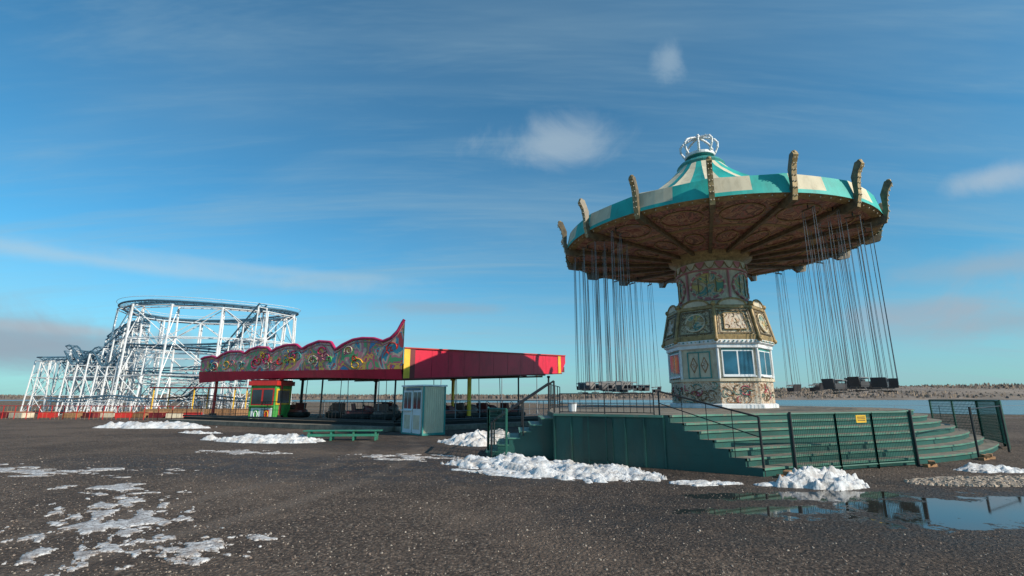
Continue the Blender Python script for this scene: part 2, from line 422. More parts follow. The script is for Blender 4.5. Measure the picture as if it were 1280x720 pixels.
def pebbles(name,n,fn,smin,smax,m,seed):
    R=random.Random(seed); mb=MB()
    for i in range(n):
        x,y=fn(R); s=R.uniform(smin,smax)*(1+1.3*(R.random()**8)); a=R.uniform(0,6.3)
        vs=[]
        for k in range(5):
            t=a+k*1.2566; r=s*R.uniform(.7,1.15); vs.append((x+r*math.cos(t),y+r*math.sin(t),-.002))
        for k in range(5):
            t=a+k*1.2566+.2; r=s*R.uniform(.4,.75); vs.append((x+r*math.cos(t),y+r*math.sin(t),s*R.uniform(.4,.8)))
        mb.add(vs,[(k,(k+1)%5,5+(k+1)%5,5+k) for k in range(5)]+[(5,6,7,8,9)],m if R.random()<.7 else ST2)
    return mb.build(name)
ST=mat('crushed_stone',(.17,.125,.10),.9,var=.5,scale=9)
ST2=mat('pale_crushed_stone',(.34,.28,.23),.9,var=.4,scale=9)
STB=mat('beige_crushed_stone',(.40,.32,.25),.9,var=.35,scale=9)
def f1(R):
    while True:
        y=2.4+12*R.random()**1.5; x=R.uniform(-1.15,1.15)*y
        if ((x-6.9)/3.6)**2+((y-7.8)/1.3)**2>1.1: return x,y
pebbles('loose_gravel',26000,f1,.003,.010,ST,1)
def f2(R):
    a=R.uniform(0,6.3); r=R.random()**.6; x=2.0*r*math.cos(a); y=.55*r*math.sin(a); return 9.6+x,10.15+y+.1*x
pebbles('gravel_heap',4200,f2,.014,.038,STB,2)

# ------------------------------------------------------------------ chair swing ride
C=Vector((8.72,20.8,0)); AF=math.atan2(-.921,-.389)
ride=empty('chair_swing_ride',(C.x,C.y,0))
DZ=1.2
def pol(r,a,z): return Vector((C.x+r*math.cos(a),C.y+r*math.sin(a),z))
AB=AF+rad(2.5)
mb=MB()
prof=[(6.30,7.98),(6.27,8.12),(6.14,8.72),(6.0,8.80),(5.0,9.12),(4.0,9.55),(3.0,10.12),(2.1,10.8),(1.4,11.4),(1.0,11.85)]
def sg(k,i): return (0,0,.05,.07,.14,.14,.12,.08,.04,0)[i]*abs(math.sin(math.pi*k/8.0))**.7
def cm(k,i):
    if i==0: return TURQ
    return CREAMC if ((k//4)%2==0) else TURQ
mb.lathe(C,prof,128,TURQ,a0=AB,matf=cm,sag=sg,smooth=True)
mb.lathe(C,[(1.0,11.85),(1.05,11.95),(.95,12.08),(.7,12.15),(.5,12.35),(.62,12.42)],24,WOODT)
mb.build('striped_canopy',ride,C,merge=False)
mb=MB()
mb.lathe(C,[(.60,12.42),(.66,12.44),(.66,12.56),(.60,12.58)],24,WHITE)
for k in range(8):
    a=AF+k*math.pi/4; pts=[pol(.62+.22*math.sin(min(t*1.25,1)*math.pi)-.5*t**3, a, 12.5+.95*math.sin(t*math.pi/2)) for t in [i/12 for i in range(13)]]
    mb.tube(pts,.05,WHITE,6)
    for i in range(1,12,2): mb.ball(pts[i],.07,WHITE,6)
mb.ball(pol(0,0,13.5),.13,WHITE,8)
mb.build('crown_finial',ride,C)
mb=MB()
mb.lathe(C,[(6.28,8.0),(6.12,7.93),(5.95,7.93)],64,GOLD,a0=AB)
mb.lathe(C,[(5.95,7.94),(4.1,7.76)],64,PAINTING,a0=AB)
mb.lathe(C,[(4.1,7.75),(3.9,7.74)],64,GOLD,a0=AB)
mb.lathe(C,[(3.9,7.76),(1.6,7.5)],64,PAINTING,a0=AB)
mb.lathe(C,[(1.75,7.52),(1.7,7.38),(1.45,7.3),(1.42,7.1)],48,GOLD,a0=AB)
mb.build('painted_ceiling',ride,C,merge=True)
mb=MB()
for k in range(16):
    a=AB+k*math.pi/8; er=Vector((math.cos(a),math.sin(a),0)); et=Vector((-math.sin(a),math.cos(a),0))
    mb.bar(pol(1.6,a,7.43),pol(6.1,a,7.86),.12,.13,DGOLD)
    prof2=[(5.5,7.78),(5.9,7.60),(6.36,7.70),(6.46,8.1),(6.48,8.5),(6.55,8.85),(6.70,9.10),(6.64,9.24),(6.48,9.2),(6.38,8.95),(6.30,8.75),(6.32,8.2),(6.2,7.98),(5.6,7.88)]
    n=len(prof2); L_=[pol(r,a,z)+et*.085 for r,z in prof2]; R_=[pol(r,a,z)-et*.085 for r,z in prof2]
    mb.face(L_,DGOLD); mb.face(R_[::-1],DGOLD)
    for i in range(n): mb.face([L_[i],L_[(i+1)%n],R_[(i+1)%n],R_[i]],GOLD if i in(2,3,4,5,6) else DGOLD)  # outward faces take the lighter gold so the arms look sunlit
    for (r,z) in((6.40,7.85),(6.46,8.1),(6.47,8.3),(6.48,8.5),(6.52,8.68),(6.57,8.86),(6.66,9.0)):
        for s in(-.045,.045): mb.ball(pol(r+.02,a,z)+et*s,.024,CREAM,6)
    mb.ball(pol(6.6,a,9.2),.09,GOLD,8)
mb.build('rim_brackets_and_ribs',ride,C)
mb=MB()
for k in range(16):
    a=AB+(k+.5)*math.pi/8; er=Vector((math.cos(a),math.sin(a),0)); et=Vector((-math.sin(a),math.cos(a),0))
    for rc,rr,tt in((5.05,.62,.72),(3.0,.55,.36)):
        zc=7.76+(rc-4.1)*.1-.03
        mb.tube([Vector((C.x,C.y,zc))+er*(rc+rr*math.cos(t))+et*tt*math.sin(t)+Vector((0,0,.1*rr*math.cos(t))) for t in [i*math.pi/12 for i in range(24)]],.025,GOLD,5,close=True)
    for j in range(6): mb.ball(pol(6.2,AB+(k+(j+.5)/6)*math.pi/8,7.93),.03,CREAM,5)
    for s in(-.85,.85):
        mb.tube([Vector((C.x,C.y,7.86))+er*(5.5+.16*(1-q/16)*math.cos(q*.6))+et*(s+.16*(1-q/16)*math.sin(q*.6)) for q in range(14)],.02,GOLD,4)
mb.build('ceiling_cartouches',ride,C)
SR=.945
def facet(k,r):
    a=AF+(k+.5)*math.pi/4; ap=r*math.cos(math.pi/8)
    n=Vector((math.cos(a),math.sin(a),0)); t=Vector((-math.sin(a),math.cos(a),0))
    return Vector((C.x,C.y,0))+n*ap,t,n
mb=MB()
mb.lathe(C,[(2.2*SR,DZ+.004),(2.2*SR,DZ+.14),(2.1*SR,DZ+.18)],8,WHITE,a0=AF,smooth=False)
mb.lathe(C,[(2.08*SR,DZ+.18),(2.08*SR,2.2)],8,SCROLL,a0=AF,smooth=False)
mb.lathe(C,[(2.08*SR,2.2),(2.16*SR,2.22),(2.16*SR,2.32),(2.05*SR,2.34)],8,CREAM,a0=AF,smooth=False)
mb.lathe(C,[(2.05*SR,2.34),(2.05*SR,3.46)],8,CREAM,a0=AF,smooth=False)
mb.lathe(C,[(2.05*SR,3.46),(2.2*SR,3.5),(2.2*SR,3.62),(2.3*SR,3.68),(2.3*SR,3.8)],8,WHITE,a0=AF,smooth=False)
for k in range(8):
    a=AF+k*math.pi/4; mb.cyl(pol(2.1*SR,a,2.3),pol(2.1*SR,a,3.48),.055,WHITE,8)
    c,t,n=facet(k,2.06*SR)
    if k%8 in(0,1,6,5,3):
        mb.obox(c+n*.03+Vector((0,0,2.9)),t*1.22,n*.04,Vector((0,0,1.0)),WHITEP)
        for s in(-.295,.295): mb.obox(c+n*.04+t*s+Vector((0,0,2.92)),t*.52,n*.04,Vector((0,0,.88)),GLASS)
        mb.obox(c+n*.075+Vector((0,0,2.4)),t*1.26,n*.12,Vector((0,0,.05)),WHITEP)
        mb.obox(c+n*.02+Vector((0,0,3.43)),t*1.2,n*.05,Vector((0,0,.05)),WOODT)
    else:
        mb.obox(c+n*.02+Vector((0,0,2.85)),t*.96,n*.04,Vector((0,0,1.0)),CREAM)
        for q in((-.45,0,.04,1.0),(.45,0,.04,1.0),(0,.5,.93,.04),(0,-.5,.93,.04),(.0,0,.03,1.0)):
            mb.obox(c+n*.05+t*q[0]+Vector((0,0,2.85+q[1])),t*q[2],n*.04,Vector((0,0,q[3])),WOODT)
        for s in(-.22,.22):
            dm=[c+n*.05+t*(s+x)+Vector((0,0,2.85+z)) for x,z in((.14,0),(0,.3),(-.14,0),(0,-.3))]
            mb.face(dm,SCROLL)
            for i in range(4): mb.bar(dm[i],dm[(i+1)%4],.025,.025,WOOD)
    for j in range(9): mb.ball(c+n*.23+t*(-.68+j*.17)+Vector((0,0,3.74)),.035,WOODT if j%2 else CREAM,6)
    for q in range(16):
        x0=random.uniform(-.6,.6); z0=random.uniform(1.5,2.1); aa=random.uniform(0,6.3); cv=random.uniform(.2,.7)*random.choice((1,-1))
        mb.tube([c+n*.045+t*max(-.68,min(.68,x0+.05*i*math.cos(aa+i*cv)))+Vector((0,0,max(1.42,min(2.16,z0+.045*i*math.sin(aa+i*cv))))) for i in range(7)],.015,[WOOD,DGOLD,MAG,DGOLD,WOODT][q%5],4)
mb.build('control_booth',ride,C)
mb=MB()
mb.lathe(C,[(2.28*SR,3.8),(2.3*SR,4.0)],8,GOLD,a0=AF,smooth=False)
mb.lathe(C,[(2.26*SR,4.0),(1.98*SR,5.05)],8,PANEL2,a0=AF,smooth=False)
mb.lathe(C,[(1.98*SR,5.05),(2.05*SR,5.08),(2.05*SR,5.2),(1.9*SR,5.26),(1.4,5.3)],8,GOLD,a0=AF,smooth=False)
for k in range(8):
    a=AF+k*math.pi/4
    mb.cyl(pol(2.3*SR,a,3.85),pol(2.0*SR,a,5.15),.075,GOLD,8); mb.ball(pol(2.03*SR,a,5.26),.11,GOLD,8); mb.ball(pol(2.32*SR,a,3.82),.1,GOLD,8)
    c0,t,n=facet(k,2.28*SR); c1,_,_=facet(k,2.0*SR)
    def P(x,zf,o=.03):
        b=c0.lerp(c1,zf); return b+t*x+n*o+Vector((0,0,4.0+1.05*zf))
    if k%2:
        ov=[P(.40*math.cos(q),.5+.34*math.sin(q),.05) for q in [i*math.pi/10 for i in range(20)]]
        mb.face(ov,MEDAL); mb.tube(ov,.035,CREAM,6,close=True)
    else:
        rc=[P(-.45,.2,.04),P(.45,.2,.04),P(.38,.82,.04),P(-.38,.82,.04)]; mb.face(rc,SCROLL)
        for i in range(4): mb.bar(rc[i],rc[(i+1)%4],.035,.035,GOLD)
    for (x0,z0,x1,z1) in((-.66,.06,.66,.06),(-.58,.94,.58,.94),(-.66,.06,-.58,.94),(.66,.06,.58,.94)): mb.bar(P(x0,z0,.05),P(x1,z1,.05),.04,.04,DGOLD)
    for q in range(12):
        x0=random.uniform(-.5,.5); z0=random.uniform(.15,.85); aa=random.uniform(0,6.3)
        mb.tube([P(x0+.03*i*math.cos(aa+i*.5),z0+.03*i*math.sin(aa+i*.5),.05) for i in range(6)],.014,DGOLD if q%2 else GOLD,4)
    ar=[c1+n*.06+t*(.55*math.cos(q))+Vector((0,0,5.2+.26*math.sin(q))) for q in [i*math.pi/10 for i in range(11)]]
    mb.face(ar,CREAM); mb.tube(ar,.045,GOLD,6)
mb.build('gilded_panel_tier',ride,C)
mb=MB()
mb.lathe(C,[(1.42,5.26),(1.42,5.5),(1.36,5.55),(1.36,6.75),(1.45,6.8),(1.45,7.12)],48,CREAM)
for k in range(5):
    a=AF-.12+k*2*math.pi/5
    ov=[pol(1.40,a+.50*math.cos(q),6.12+.55*math.sin(q)) for q in [i*math.pi/14 for i in range(28)]]
    NR=4
    for rr in range(NR):
        f0=rr/NR; f1_=(rr+1)/NR
        for i in range(28):
            q0=i*math.pi/14; q1=(i+1)*math.pi/14
            mb.face([pol(1.385+.0*rr,a+.5*f*math.cos(q),6.12+.55*f*math.sin(q)) for f,q in((f0,q0),(f0,q1),(f1_,q1),(f1_,q0))] if rr else [pol(1.385,a,6.12),pol(1.385,a+.5*f1_*math.cos(q0),6.12+.55*f1_*math.sin(q0)),pol(1.385,a+.5*f1_*math.cos(q1),6.12+.55*f1_*math.sin(q1))],MEDAL)
    mb.tube(ov,.05,PINK,6,close=True)
    for i in range(0,28,2): mb.ball(ov[i],.07,CREAM,6)
    for da in(-.25,0,.25): mb.cyl(pol(1.40,a+da,5.68+abs(da)*.5),pol(1.40,a+da,6.56-abs(da)*.5),.018,DGOLD,5)
    mb.cyl(pol(1.40,a+.63,5.56),pol(1.40,a+.63,6.74),.05,PINK,6)
for j in range(24):
    b=AF+j*math.pi/12
    sw=[pol(1.49,b+.13*s,7.05-.24*(1-s*s)) for s in [-1+i/5 for i in range(11)]]
    tp=[pol(1.47,b+.13*s,7.1) for s in [-1+i/5 for i in range(11)]]
    for i in range(10): mb.face([sw[i],sw[i+1],tp[i+1],tp[i]],PINK if j%2 else CREAM)
    mb.tube(sw,.02,GOLD,5)
for z in(5.5,6.78): mb.tube([pol(1.43,i*math.pi/20,z) for i in range(40)],.035,PINK,6,close=True)
mb.build('painted_column',ride,C)

def swing(mb,a,r,zt):
    er=Vector((math.cos(a),math.sin(a),0)); et=Vector((-math.sin(a),math.cos(a),0))
    zs=1.92+random.uniform(-.05,.06); b=pol(r+random.uniform(-.06,.06),a+random.uniform(-.012,.012),0)
    yaw=random.uniform(-.25,.25); f=(et*math.cos(yaw)+er*math.sin(yaw)); s=Vector((-f.y,f.x,0))
    mb.obox(b+U*zs,f*.30,s*.40,U*.04,SEAT)
    mb.obox(b-f*.17+U*(zs+.15),f*.03,s*.40,U*.28-f*.05,SEAT)
    for q in(-1,1):
        mb.obox(b+s*q*.2+U*(zs+.08),f*.30,s*.02,U*.13,SEAT)
        for ff in(-.15,.15):
            mb.cyl(b+s*q*.21+f*ff+U*(zs+.1),b+s*q*.2+f*ff*.25+U*zt,.0085,CHAIN,4)
        mb.cyl(b+s*q*.21+f*.15+U*(zs+.26),b+s*q*.21-f*.15+U*(zs+.26),.014,CHAIN,5)
    mb.cyl(b+s*.21+f*.18+U*(zs+.24),b-s*.21+f*.18+U*(zs+.24),.016,CHAIN,5)
    mb.cyl(b+f*.18+U*(zs+.24),b+f*.22+U*(zs-.12),.012,CHAIN,5)
    mb.obox(b+f*.22+U*(zs-.13),f*.08,s*.26,U*.025,SEAT)
    mb.bar(b-s*.24+U*zt,b+s*.24+U*zt,.04,.05,DGOLD); mb.cyl(b+U*zt,b+U*(zt+.2),.02,BLK,5)
mb=MB(); aL=AF-math.pi/2; aR=AF+math.pi/2
for a0 in(aL,aR):
    for r,zt,st_,n_ in((5.7,7.72,11.25,5),(4.75,7.64,15,3)):
        for k in range(-n_,n_+1):
            aa=a0+rad(k*st_+ (4 if r<5 else 0))
            swing(mb,aa,r,zt)
mb.build('chain_swings',ride,C)

# platform -----------------------------------------------------------
B=[(5.2,10.7),(6.4,11.3),(7.9,11.9),(9.4,12.45),(11,13.1),(12.8,14.1),(14.6,15.5),(16.2,17.1),(17.0,19),(17.2,21.5)]
T=[(3.55,11.85),(5.0,12.65),(6.7,13.45),(8.3,14.1),(9.9,14.8),(11.4,15.6),(12.8,16.5),(14.,17.8),(14.7,19.5),(14.9,21.5)]
def smooth_poly(P,k=6):
    out=[]
    for i in range(len(P)-1):
        p0=Vector(P[max(i-1,0)]);p1=Vector(P[i]);p2=Vector(P[i+1]);p3=Vector(P[min(i+2,len(P)-1)])
        for j in range(k):
            t=j/k; out.append(.5*((2*p1)+(-p0+p2)*t+(2*p0-5*p1+4*p2-p3)*t*t+(-p0+3*p1-3*p2+p3)*t**3))
    out.append(Vector(P[-1])); return out
Bs=smooth_poly(B);Ts=smooth_poly(T)
NS=7
mb=MB()
for s in range(NS):
    z0=s*DZ/NS; z1=(s+1)*DZ/NS
    o=[b.lerp(t,s/(NS-1+.0)*.94) for b,t in zip(Bs,Ts)]; i_=[b.lerp(t,min((s+1)/(NS-1)*.94,1)) for b,t in zip(Bs,Ts)]
    if s==NS-1: i_=Ts
    for k in range(len(o)-1):
        a,b,c,d=o[k],o[k+1],i_[k+1],i_[k]
        mb.face([(a.x,a.y,z0),(b.x,b.y,z0),(b.x,b.y,z1-.045),(a.x,a.y,z1-.045)],GREEN)
        n=(Vector(a)-Vector(d)).normalized()*.04
        a2=a+n;b2=b+n
        mb.face([(a2.x,a2.y,z1-.045),(b2.x,b2.y,z1-.045),(b2.x,b2.y,z1),(a2.x,a2.y,z1)],GREENS)
        mb.face([(a2.x,a2.y,z1-.045),(b2.x,b2.y,z1-.045),(b.x,b.y,z1-.045),(a.x,a.y,z1-.045)],GREENS)
        mb.face([(a2.x,a2.y,z1),(b2.x,b2.y,z1),(c.x,c.y,z1),(d.x,d.y,z1)],DECK)
    for e in(0,-1):
        a=o[e];d=Ts[e]; mb.face([(a.x,a.y,z0),(d.x,d.y,z0),(d.x,d.y,z1-.001),(a.x,a.y,z1-.001)],GREEN)
mb.build('front_steps',ride,C)
deck=[tuple(p) for p in Ts]+[(14.6,24),(13.2,27),(10.5,28.8),(7,28.8),(4,27),(2.2,24),(1.5,20),(1.15,16.4),(1.1,13.1)]
mb=MB(); mb.prism(deck,0,DZ-.06,GREEN); mb.prism(deck,DZ-.055,DZ,DECK)
A=Vector((1.1,13.1,0)); E=Vector((3.55,11.85,0)); d=(E-A).normalized(); nn=Vector((d.y,-d.x,0))
if nn.y>0: nn=-nn
ln=(E-A).length
for k in range(7): mb.obox(A+d*(ln*k/6)+nn*.02+Vector((0,0,.57)),d*.04,nn*.03,Vector((0,0,1.12)),GREEN)
mb.obox(A+d*ln*.42+nn*.02+Vector((0,0,.6)),d*.75,nn*.03,Vector((0,0,1.0)),HATCH)
mb.obox((A+E)/2+nn*.03+Vector((0,0,1.17)),d*ln,nn*.06,Vector((0,0,.05)),GREENS)
mb.build('deck_platform',ride,C)
mb=MB()
for r in(2.8,3.6,4.4,5.2,6.0): mb.lathe(C,[(r,DZ+.004),(r+.03,DZ+.004)],64,BLK)
mb.build('deck_board_joints',ride,C)
mb=MB()
for s in range(6):
    z1=DZ-(s+1)*DZ/7; x1=1.12-.3*s
    mb.box((x1-.15+.0,14.65,z1/2),(.3,1.9,z1),GREEN); mb.box((x1-.165,14.65,z1+.015),(.33,1.94,.03),GREENS)
mb.build('side_steps',ride,C)

def post_rail(mb,pts,h,m,spacing=1.4,r=.022,bars=0,z=None,mid=True,lattice=0,latm=None,lr=.0035):
    for i in range(len(pts)-1):
        p=Vector(pts[i]);q=Vector(pts[i+1]); ln=(q-p).length; n=max(1,round(ln/spacing)); Uh=Vector((0,0,h))
        mb.cyl(p+Uh,q+Uh,r,m,6)
        if mid: mb.cyl(p+Uh*.5,q+Uh*.5,r*.6,m,5)
        mb.cyl(p+Uh*.08,q+Uh*.08,r*.8,m,5)
        for k in range(n+1):
            b=p.lerp(q,k/n); mb.cyl(b,b+Uh*1.01,r*1.1,m,6)
        if bars:
            nb=int(ln/bars)
            for k in range(nb): b=p.lerp(q,(k+.5)/nb); mb.cyl(b+Uh*.08,b+Uh,.008,m,4)
        if lattice:
            nb=int(ln/lattice)
            for k in range(nb): b=p.lerp(q,(k+.5)/nb); mb.cyl(b+Uh*.08,b+Uh,lr,latm,3)
            nz=int(h*.9/lattice/1.6)
            for k in range(nz): u=Uh*(.08+.92*(k+.5)/nz); mb.cyl(p+u,q+u,lr,latm,3)
mb=MB()
post_rail(mb,[(3.4,12.05,DZ),(1.25,13.2,DZ)],.5,BLK,1.2,.014,bars=.16)
p=Vector((3.5,11.95,DZ+.55)); q=Vector((5.25,10.75,1.2)); 
mb.cyl(p,q,.02,BLK,8); mb.cyl(p-Vector((0,0,.28)),q-Vector((0,0,.42)),.012,BLK,6)
mb.cyl((3.5,11.95,DZ),p,.02,BLK,8); mb.cyl((5.25,10.75,0),q,.028,BLK,8)
for t in(.25,.5,.75):
    b=p.lerp(q,t); mb.cyl((b.x,b.y,DZ*(1-t)),b,.009,BLK,5)
for y in(13.65,15.6):
    mb.cyl((1.15,y,DZ+.85),(-.55,y,.95),.025,BLK,8); mb.cyl((1.15,y,DZ),(1.15,y,DZ+.85),.025,BLK,8); mb.cyl((-.55,y,0),(-.55,y,.95),.025,BLK,8); mb.cyl((.3,y,.6),(.3,y,1.5),.018,BLK,6)
post_rail(mb,[(1.2,16.4,DZ),(1.6,20,DZ),(2.3,24,DZ)],.9,BLK,1.6,.018)
mb.build('handrails',ride,C)
def latfence(name,pts,h,sp,lat,pm=None,r=.024,lr=.0035):
    o=pts[0]; mb=MB(); post_rail(mb,pts,h,pm or GREENF,sp,r,mid=False,lattice=lat,latm=GREENF,lr=lr)
    return mb.build(name,origin=(o[0],o[1],0))
latfence('mesh_fence',[(6.0,10.95,0),(7.35,11.5,0),(8.5,11.95,0),(9.75,12.4,0)],1.25,1.3,.055,r=.028,lr=.0045)
latfence('mesh_fence',[(15.9,16.35,0),(16.6,17.2,0),(17.4,18.8,0),(17.5,21,0)],1.5,1.2,.06,r=.035,lr=.008)
latfence('mesh_fence',[(-.15,13.3,0),(-.65,14.0,0),(-.75,15.9,0)],1.3,1.0,.06,r=.03,lr=.006)
mb=MB(); 
for (x,y,h) in((9.75,12.4,1.3),(6.0,10.95,1.3),(12.5,13.8,1.35),(14.9,15.4,1.4)): mb.cyl((x,y-.06,0),(x,y-.06,h),.028,BLK,8)
mb.cyl((12.5,13.74,1.3),(14.9,15.34,1.35),.016,BLK,6)
mb.build('barrier_posts',origin=(9.75,12.4,0))
mb=MB(); a=Vector((8.5,11.95,0)); b=Vector((7.35,11.5,0)); d=(b-a).normalized(); n=Vector((d.y,-d.x,0)); n=n if n.y<0 else -n
c=a.lerp(b,.35)+n*.05+Vector((0,0,1.12)); mb.obox(c,d*.34,n*.012,Vector((0,0,.17)),YEL)
for j in(-.04,0,.04): mb.obox(c+n*.009+Vector((0,0,j)),d*.26,n*.004,Vector((0,0,.015)),BLK)
mb.build('warning_sign',origin=tuple(c))
mb=MB(); mb.lathe((1.65,13.7),[(.0,DZ+.01),(.09,DZ+.01),(.12,DZ+.24),(.13,DZ+.24),(.13,DZ+.26),(.11,DZ+.26),(.09,DZ+.03)],20,WHITEP)
mb.tube([(1.65+.125*math.cos(t),13.68,DZ+.24-.10*math.sin(t)) for t in [i*math.pi/10 for i in range(11)]],.006,CHAIN,4)
mb.build('plastic_bucket',origin=(1.65,13.7,DZ))
mb=MB()
for (x,y,r) in((9.9,12.2,20),(12.4,13.5,30),(12.7,13.7,10),(5.6,10.6,15)):
    for j in range(2): mb.box((x+j*.05,y,.035+.07*j),(.34-.08*j,.12,.068),WOOD,r+j*35)
mb.build('timber_blocks',origin=(10,12,0),bevel=.005)

# ------------------------------------------------------------------ bumper car ride
bum=empty('bumper_car_pavilion',(-7,31,0))
NC=Vector((-5.75,26,0)); LC=Vector((-21.4,34,0)); RC=Vector((3.5,33,0)); BC=Vector((-11.5,43,0))
mb=MB()
dk=[(-5.7,24.6),(3.6,32.4),(-11,42.5),(-21.6,33.2)]
mb.prism(dk,0,.38,RUB,DECK)
for i in(0,3):
    a=Vector((*dk[i],0));b=Vector((*dk[(i+1)%4],0)); 
    mb.bar(a+Vector((0,0,.46)),b+Vector((0,0,.46)),.16,.10,BLK)
    d=(b-a).normalized(); n=Vector((d.y,-d.x,0)); n=n if n.y<0 else -n
    mb.bar(a+n*.45+Vector((0,0,.12)),b+n*.45+Vector((0,0,.12)),.9,.22,DECK)
mb.build('ride_floor',bum,(-7,31,0))
def sz(s,pts):
    for i in range(len(pts)-1):
        if pts[i][0]<=s<=pts[i+1][0]:
            t=(s-pts[i][0])/(pts[i+1][0]-pts[i][0]); return pts[i][1]*(1-t)+pts[i+1][1]*t
    return pts[-1][1]
d=(LC-NC); ln=d.length; du=d.normalized(); n=Vector((du.y,-du.x,0)); n=n if n.y<0 else -n
top=[(0,5.68),(.15,5.5),(.4,5.1),(.85,4.75),(1.4,4.6),(2.0,4.78),(2.9,4.85),(3.6,4.8),(4.4,4.55),(4.9,4.3),(5.3,4.75),(6.3,4.85),(7.2,4.65),(7.7,4.45),(8.2,4.75),(9.2,4.75),(10,4.6),(10.4,4.4),(10.8,4.68),(11.8,4.75),(12.6,4.6),(13.0,4.38),(13.4,4.55),(14.6,4.58),(15.4,4.4),(15.8,4.2),(16.4,4.35),(17.2,4.3),(17.6,4.2)]
mb=MB(); n2=140
def zlow(s): return 3.05+ (.25*s/ln)
for i in range(n2):
    s0=ln*i/n2; s1=ln*(i+1)/n2
    a=NC+du*s0+n*.06; b=NC+du*s1+n*.06; ta=sz(s0,top); tb=sz(s1,top)
    mb.face([a+U*zlow(s0),b+U*zlow(s1),b+U*tb,a+U*ta],MURAL)
    mb.face([a-n*.05+U*zlow(s0),b-n*.05+U*zlow(s1),b-n*.05+U*tb,a-n*.05+U*ta],REDD)
mb.tube([NC+du*(ln*i/n2)+n*.07+Vector((0,0,sz(ln*i/n2,top))) for i in range(n2+1)],.085,MAG,6)
mb.tube([NC+du*(ln*i/n2)+n*.07+Vector((0,0,sz(ln*i/n2,top)-.2)) for i in range(n2+1)],.035,PINK,5)
R=random.Random(5)
pals=[MAG,YEL,PINK,WOODT,REDP,CREAM,LGREEN]
for j in range(34):
    s=R.uniform(.6,ln-.6); zt=sz(s,top); zc=R.uniform(zlow(s)+.25,zt-.4); rr=R.uniform(.15,.38); k0=R.choice((1,-1)); ph=R.uniform(0,6)
    mb.tube([NC+du*(s+k0*rr*(1-q/24)*math.cos(q*.42+ph)*1.3)+n*.09+Vector((0,0,zc+rr*(1-q/24)*math.sin(q*.42+ph))) for q in range(R.randint(8,20))],R.uniform(.025,.045),pals[j%7],5)
def zb(s): return 2.52+.22*math.sin(min(1,s/ln)*math.pi)+.05*s/ln
for i in range(40):
    s0=ln*i/40; s1=ln*(i+1)/40
    a=NC+du*s0;b=NC+du*s1; o=n*.12
    mb.face([a+U*zb(s0),b+U*zb(s1),b+o+U*(zlow(s1)+.02),a+o+U*(zlow(s0)+.02)],REDF)
mb.build('painted_fascia_boards',bum,(-7,31,0))
e=(RC-NC); le=e.length; eu=e.normalized(); m_=Vector((eu.y,-eu.x,0)); m_=m_ if m_.y<0 else -m_
mb=MB()
def fz(t): return 2.56+.60*t, 4.15+.16*t
segs=[0,.03,.055,.945,.965,1.0]; mats=[YEL,REDD,REDF,YEL,REDF]
for i in range(5):
    t0,t1=segs[i],segs[i+1]
    K=1 if i!=2 else 10
    for k in range(K):
        u0=t0+(t1-t0)*k/K; u1=t0+(t1-t0)*(k+1)/K-(.0012 if K>1 else 0)
        a=NC+e*u0;b=NC+e*u1; la,ha=fz(u0); lb,hb=fz(u1)
        if u1>.99: lb=hb-.45
        off=m_*(.10 if i!=2 else .06)
        q=[a+off+U*la,b+off+U*lb,b+off+U*hb,a+off+U*ha]; mb.face(q,mats[i])
        q2=[v-m_*.05 for v in q]; mb.face(q2[::-1],REDD); 
        for z in range(4): mb.face([q[z],q[(z+1)%4],q2[(z+1)%4],q2[z]],REDD)
mb.bar(NC+m_*.1+U*4.18,RC+m_*.1+U*4.34,.1,.06,REDP)
mb.bar(NC+m_*.1+U*2.55,RC*.97+NC*.03+m_*.1+U*3.15,.1,.06,REDD)
mb.build('red_side_fascia',bum,(-7,31,0))
mb=MB()
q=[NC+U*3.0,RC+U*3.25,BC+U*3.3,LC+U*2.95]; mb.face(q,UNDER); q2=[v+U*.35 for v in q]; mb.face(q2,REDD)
for i in range(4): mb.face([q[i],q[(i+1)%4],q2[(i+1)%4],q2[i]],REDD)
for t in[i/12 for i in range(1,12)]:
    mb.bar(NC.lerp(LC,t)+U*2.9,RC.lerp(BC,t)+U*3.14,.1,.16,REDD)
    if t*12%2<1: mb.bar(NC.lerp(RC,t)+U*2.92,LC.lerp(BC,t)+U*2.95,.06,.1,DGOLD)
mb.build('roof_canopy',bum,(-7,31,0))
mb=MB()
for (x,y,mm,r) in((-14.2,30.6,REDP,.13),(-6.3,26.9,BLK,.05),(2.4,32.6,BLK,.06),(-2.5,29.2,YEL,.12),(-11.2,29.4,BLK,.05),(-20.2,34,REDP,.1),(-11.3,41.3,BLK,.1),(-4.5,38,YEL,.12),(-16,38,BLK,.1),(.4,30.9,BLK,.05)):
    mb.cyl((x,y,.38),(x,y,3.0),r,mm,10); mb.box((x,y,.5),(r*3.4,r*3.4,.14),BLK); mb.box((x,y,2.93),(r*3.2,r*3.2,.12),mm)
mb.build('roof_posts',bum,(-7,31,0))
mb=MB()
post_rail(mb,[(-20.8,33.3,.42),(-13.5,29.2,.42)],.95,BLK,1.5,.02,bars=.25)
post_rail(mb,[(-10.5,27.6,.42),(-6.4,25.4,.42)],.95,BLK,1.5,.02,bars=.25)
post_rail(mb,[(-4.3,26.1,.42),(3.2,32.2,.42),(-10.9,42,.42),(-20.8,33.9,.42)],1.0,CHAIN,1.7,.02)
mb.build('guard_rails',bum,(-7,31,0))
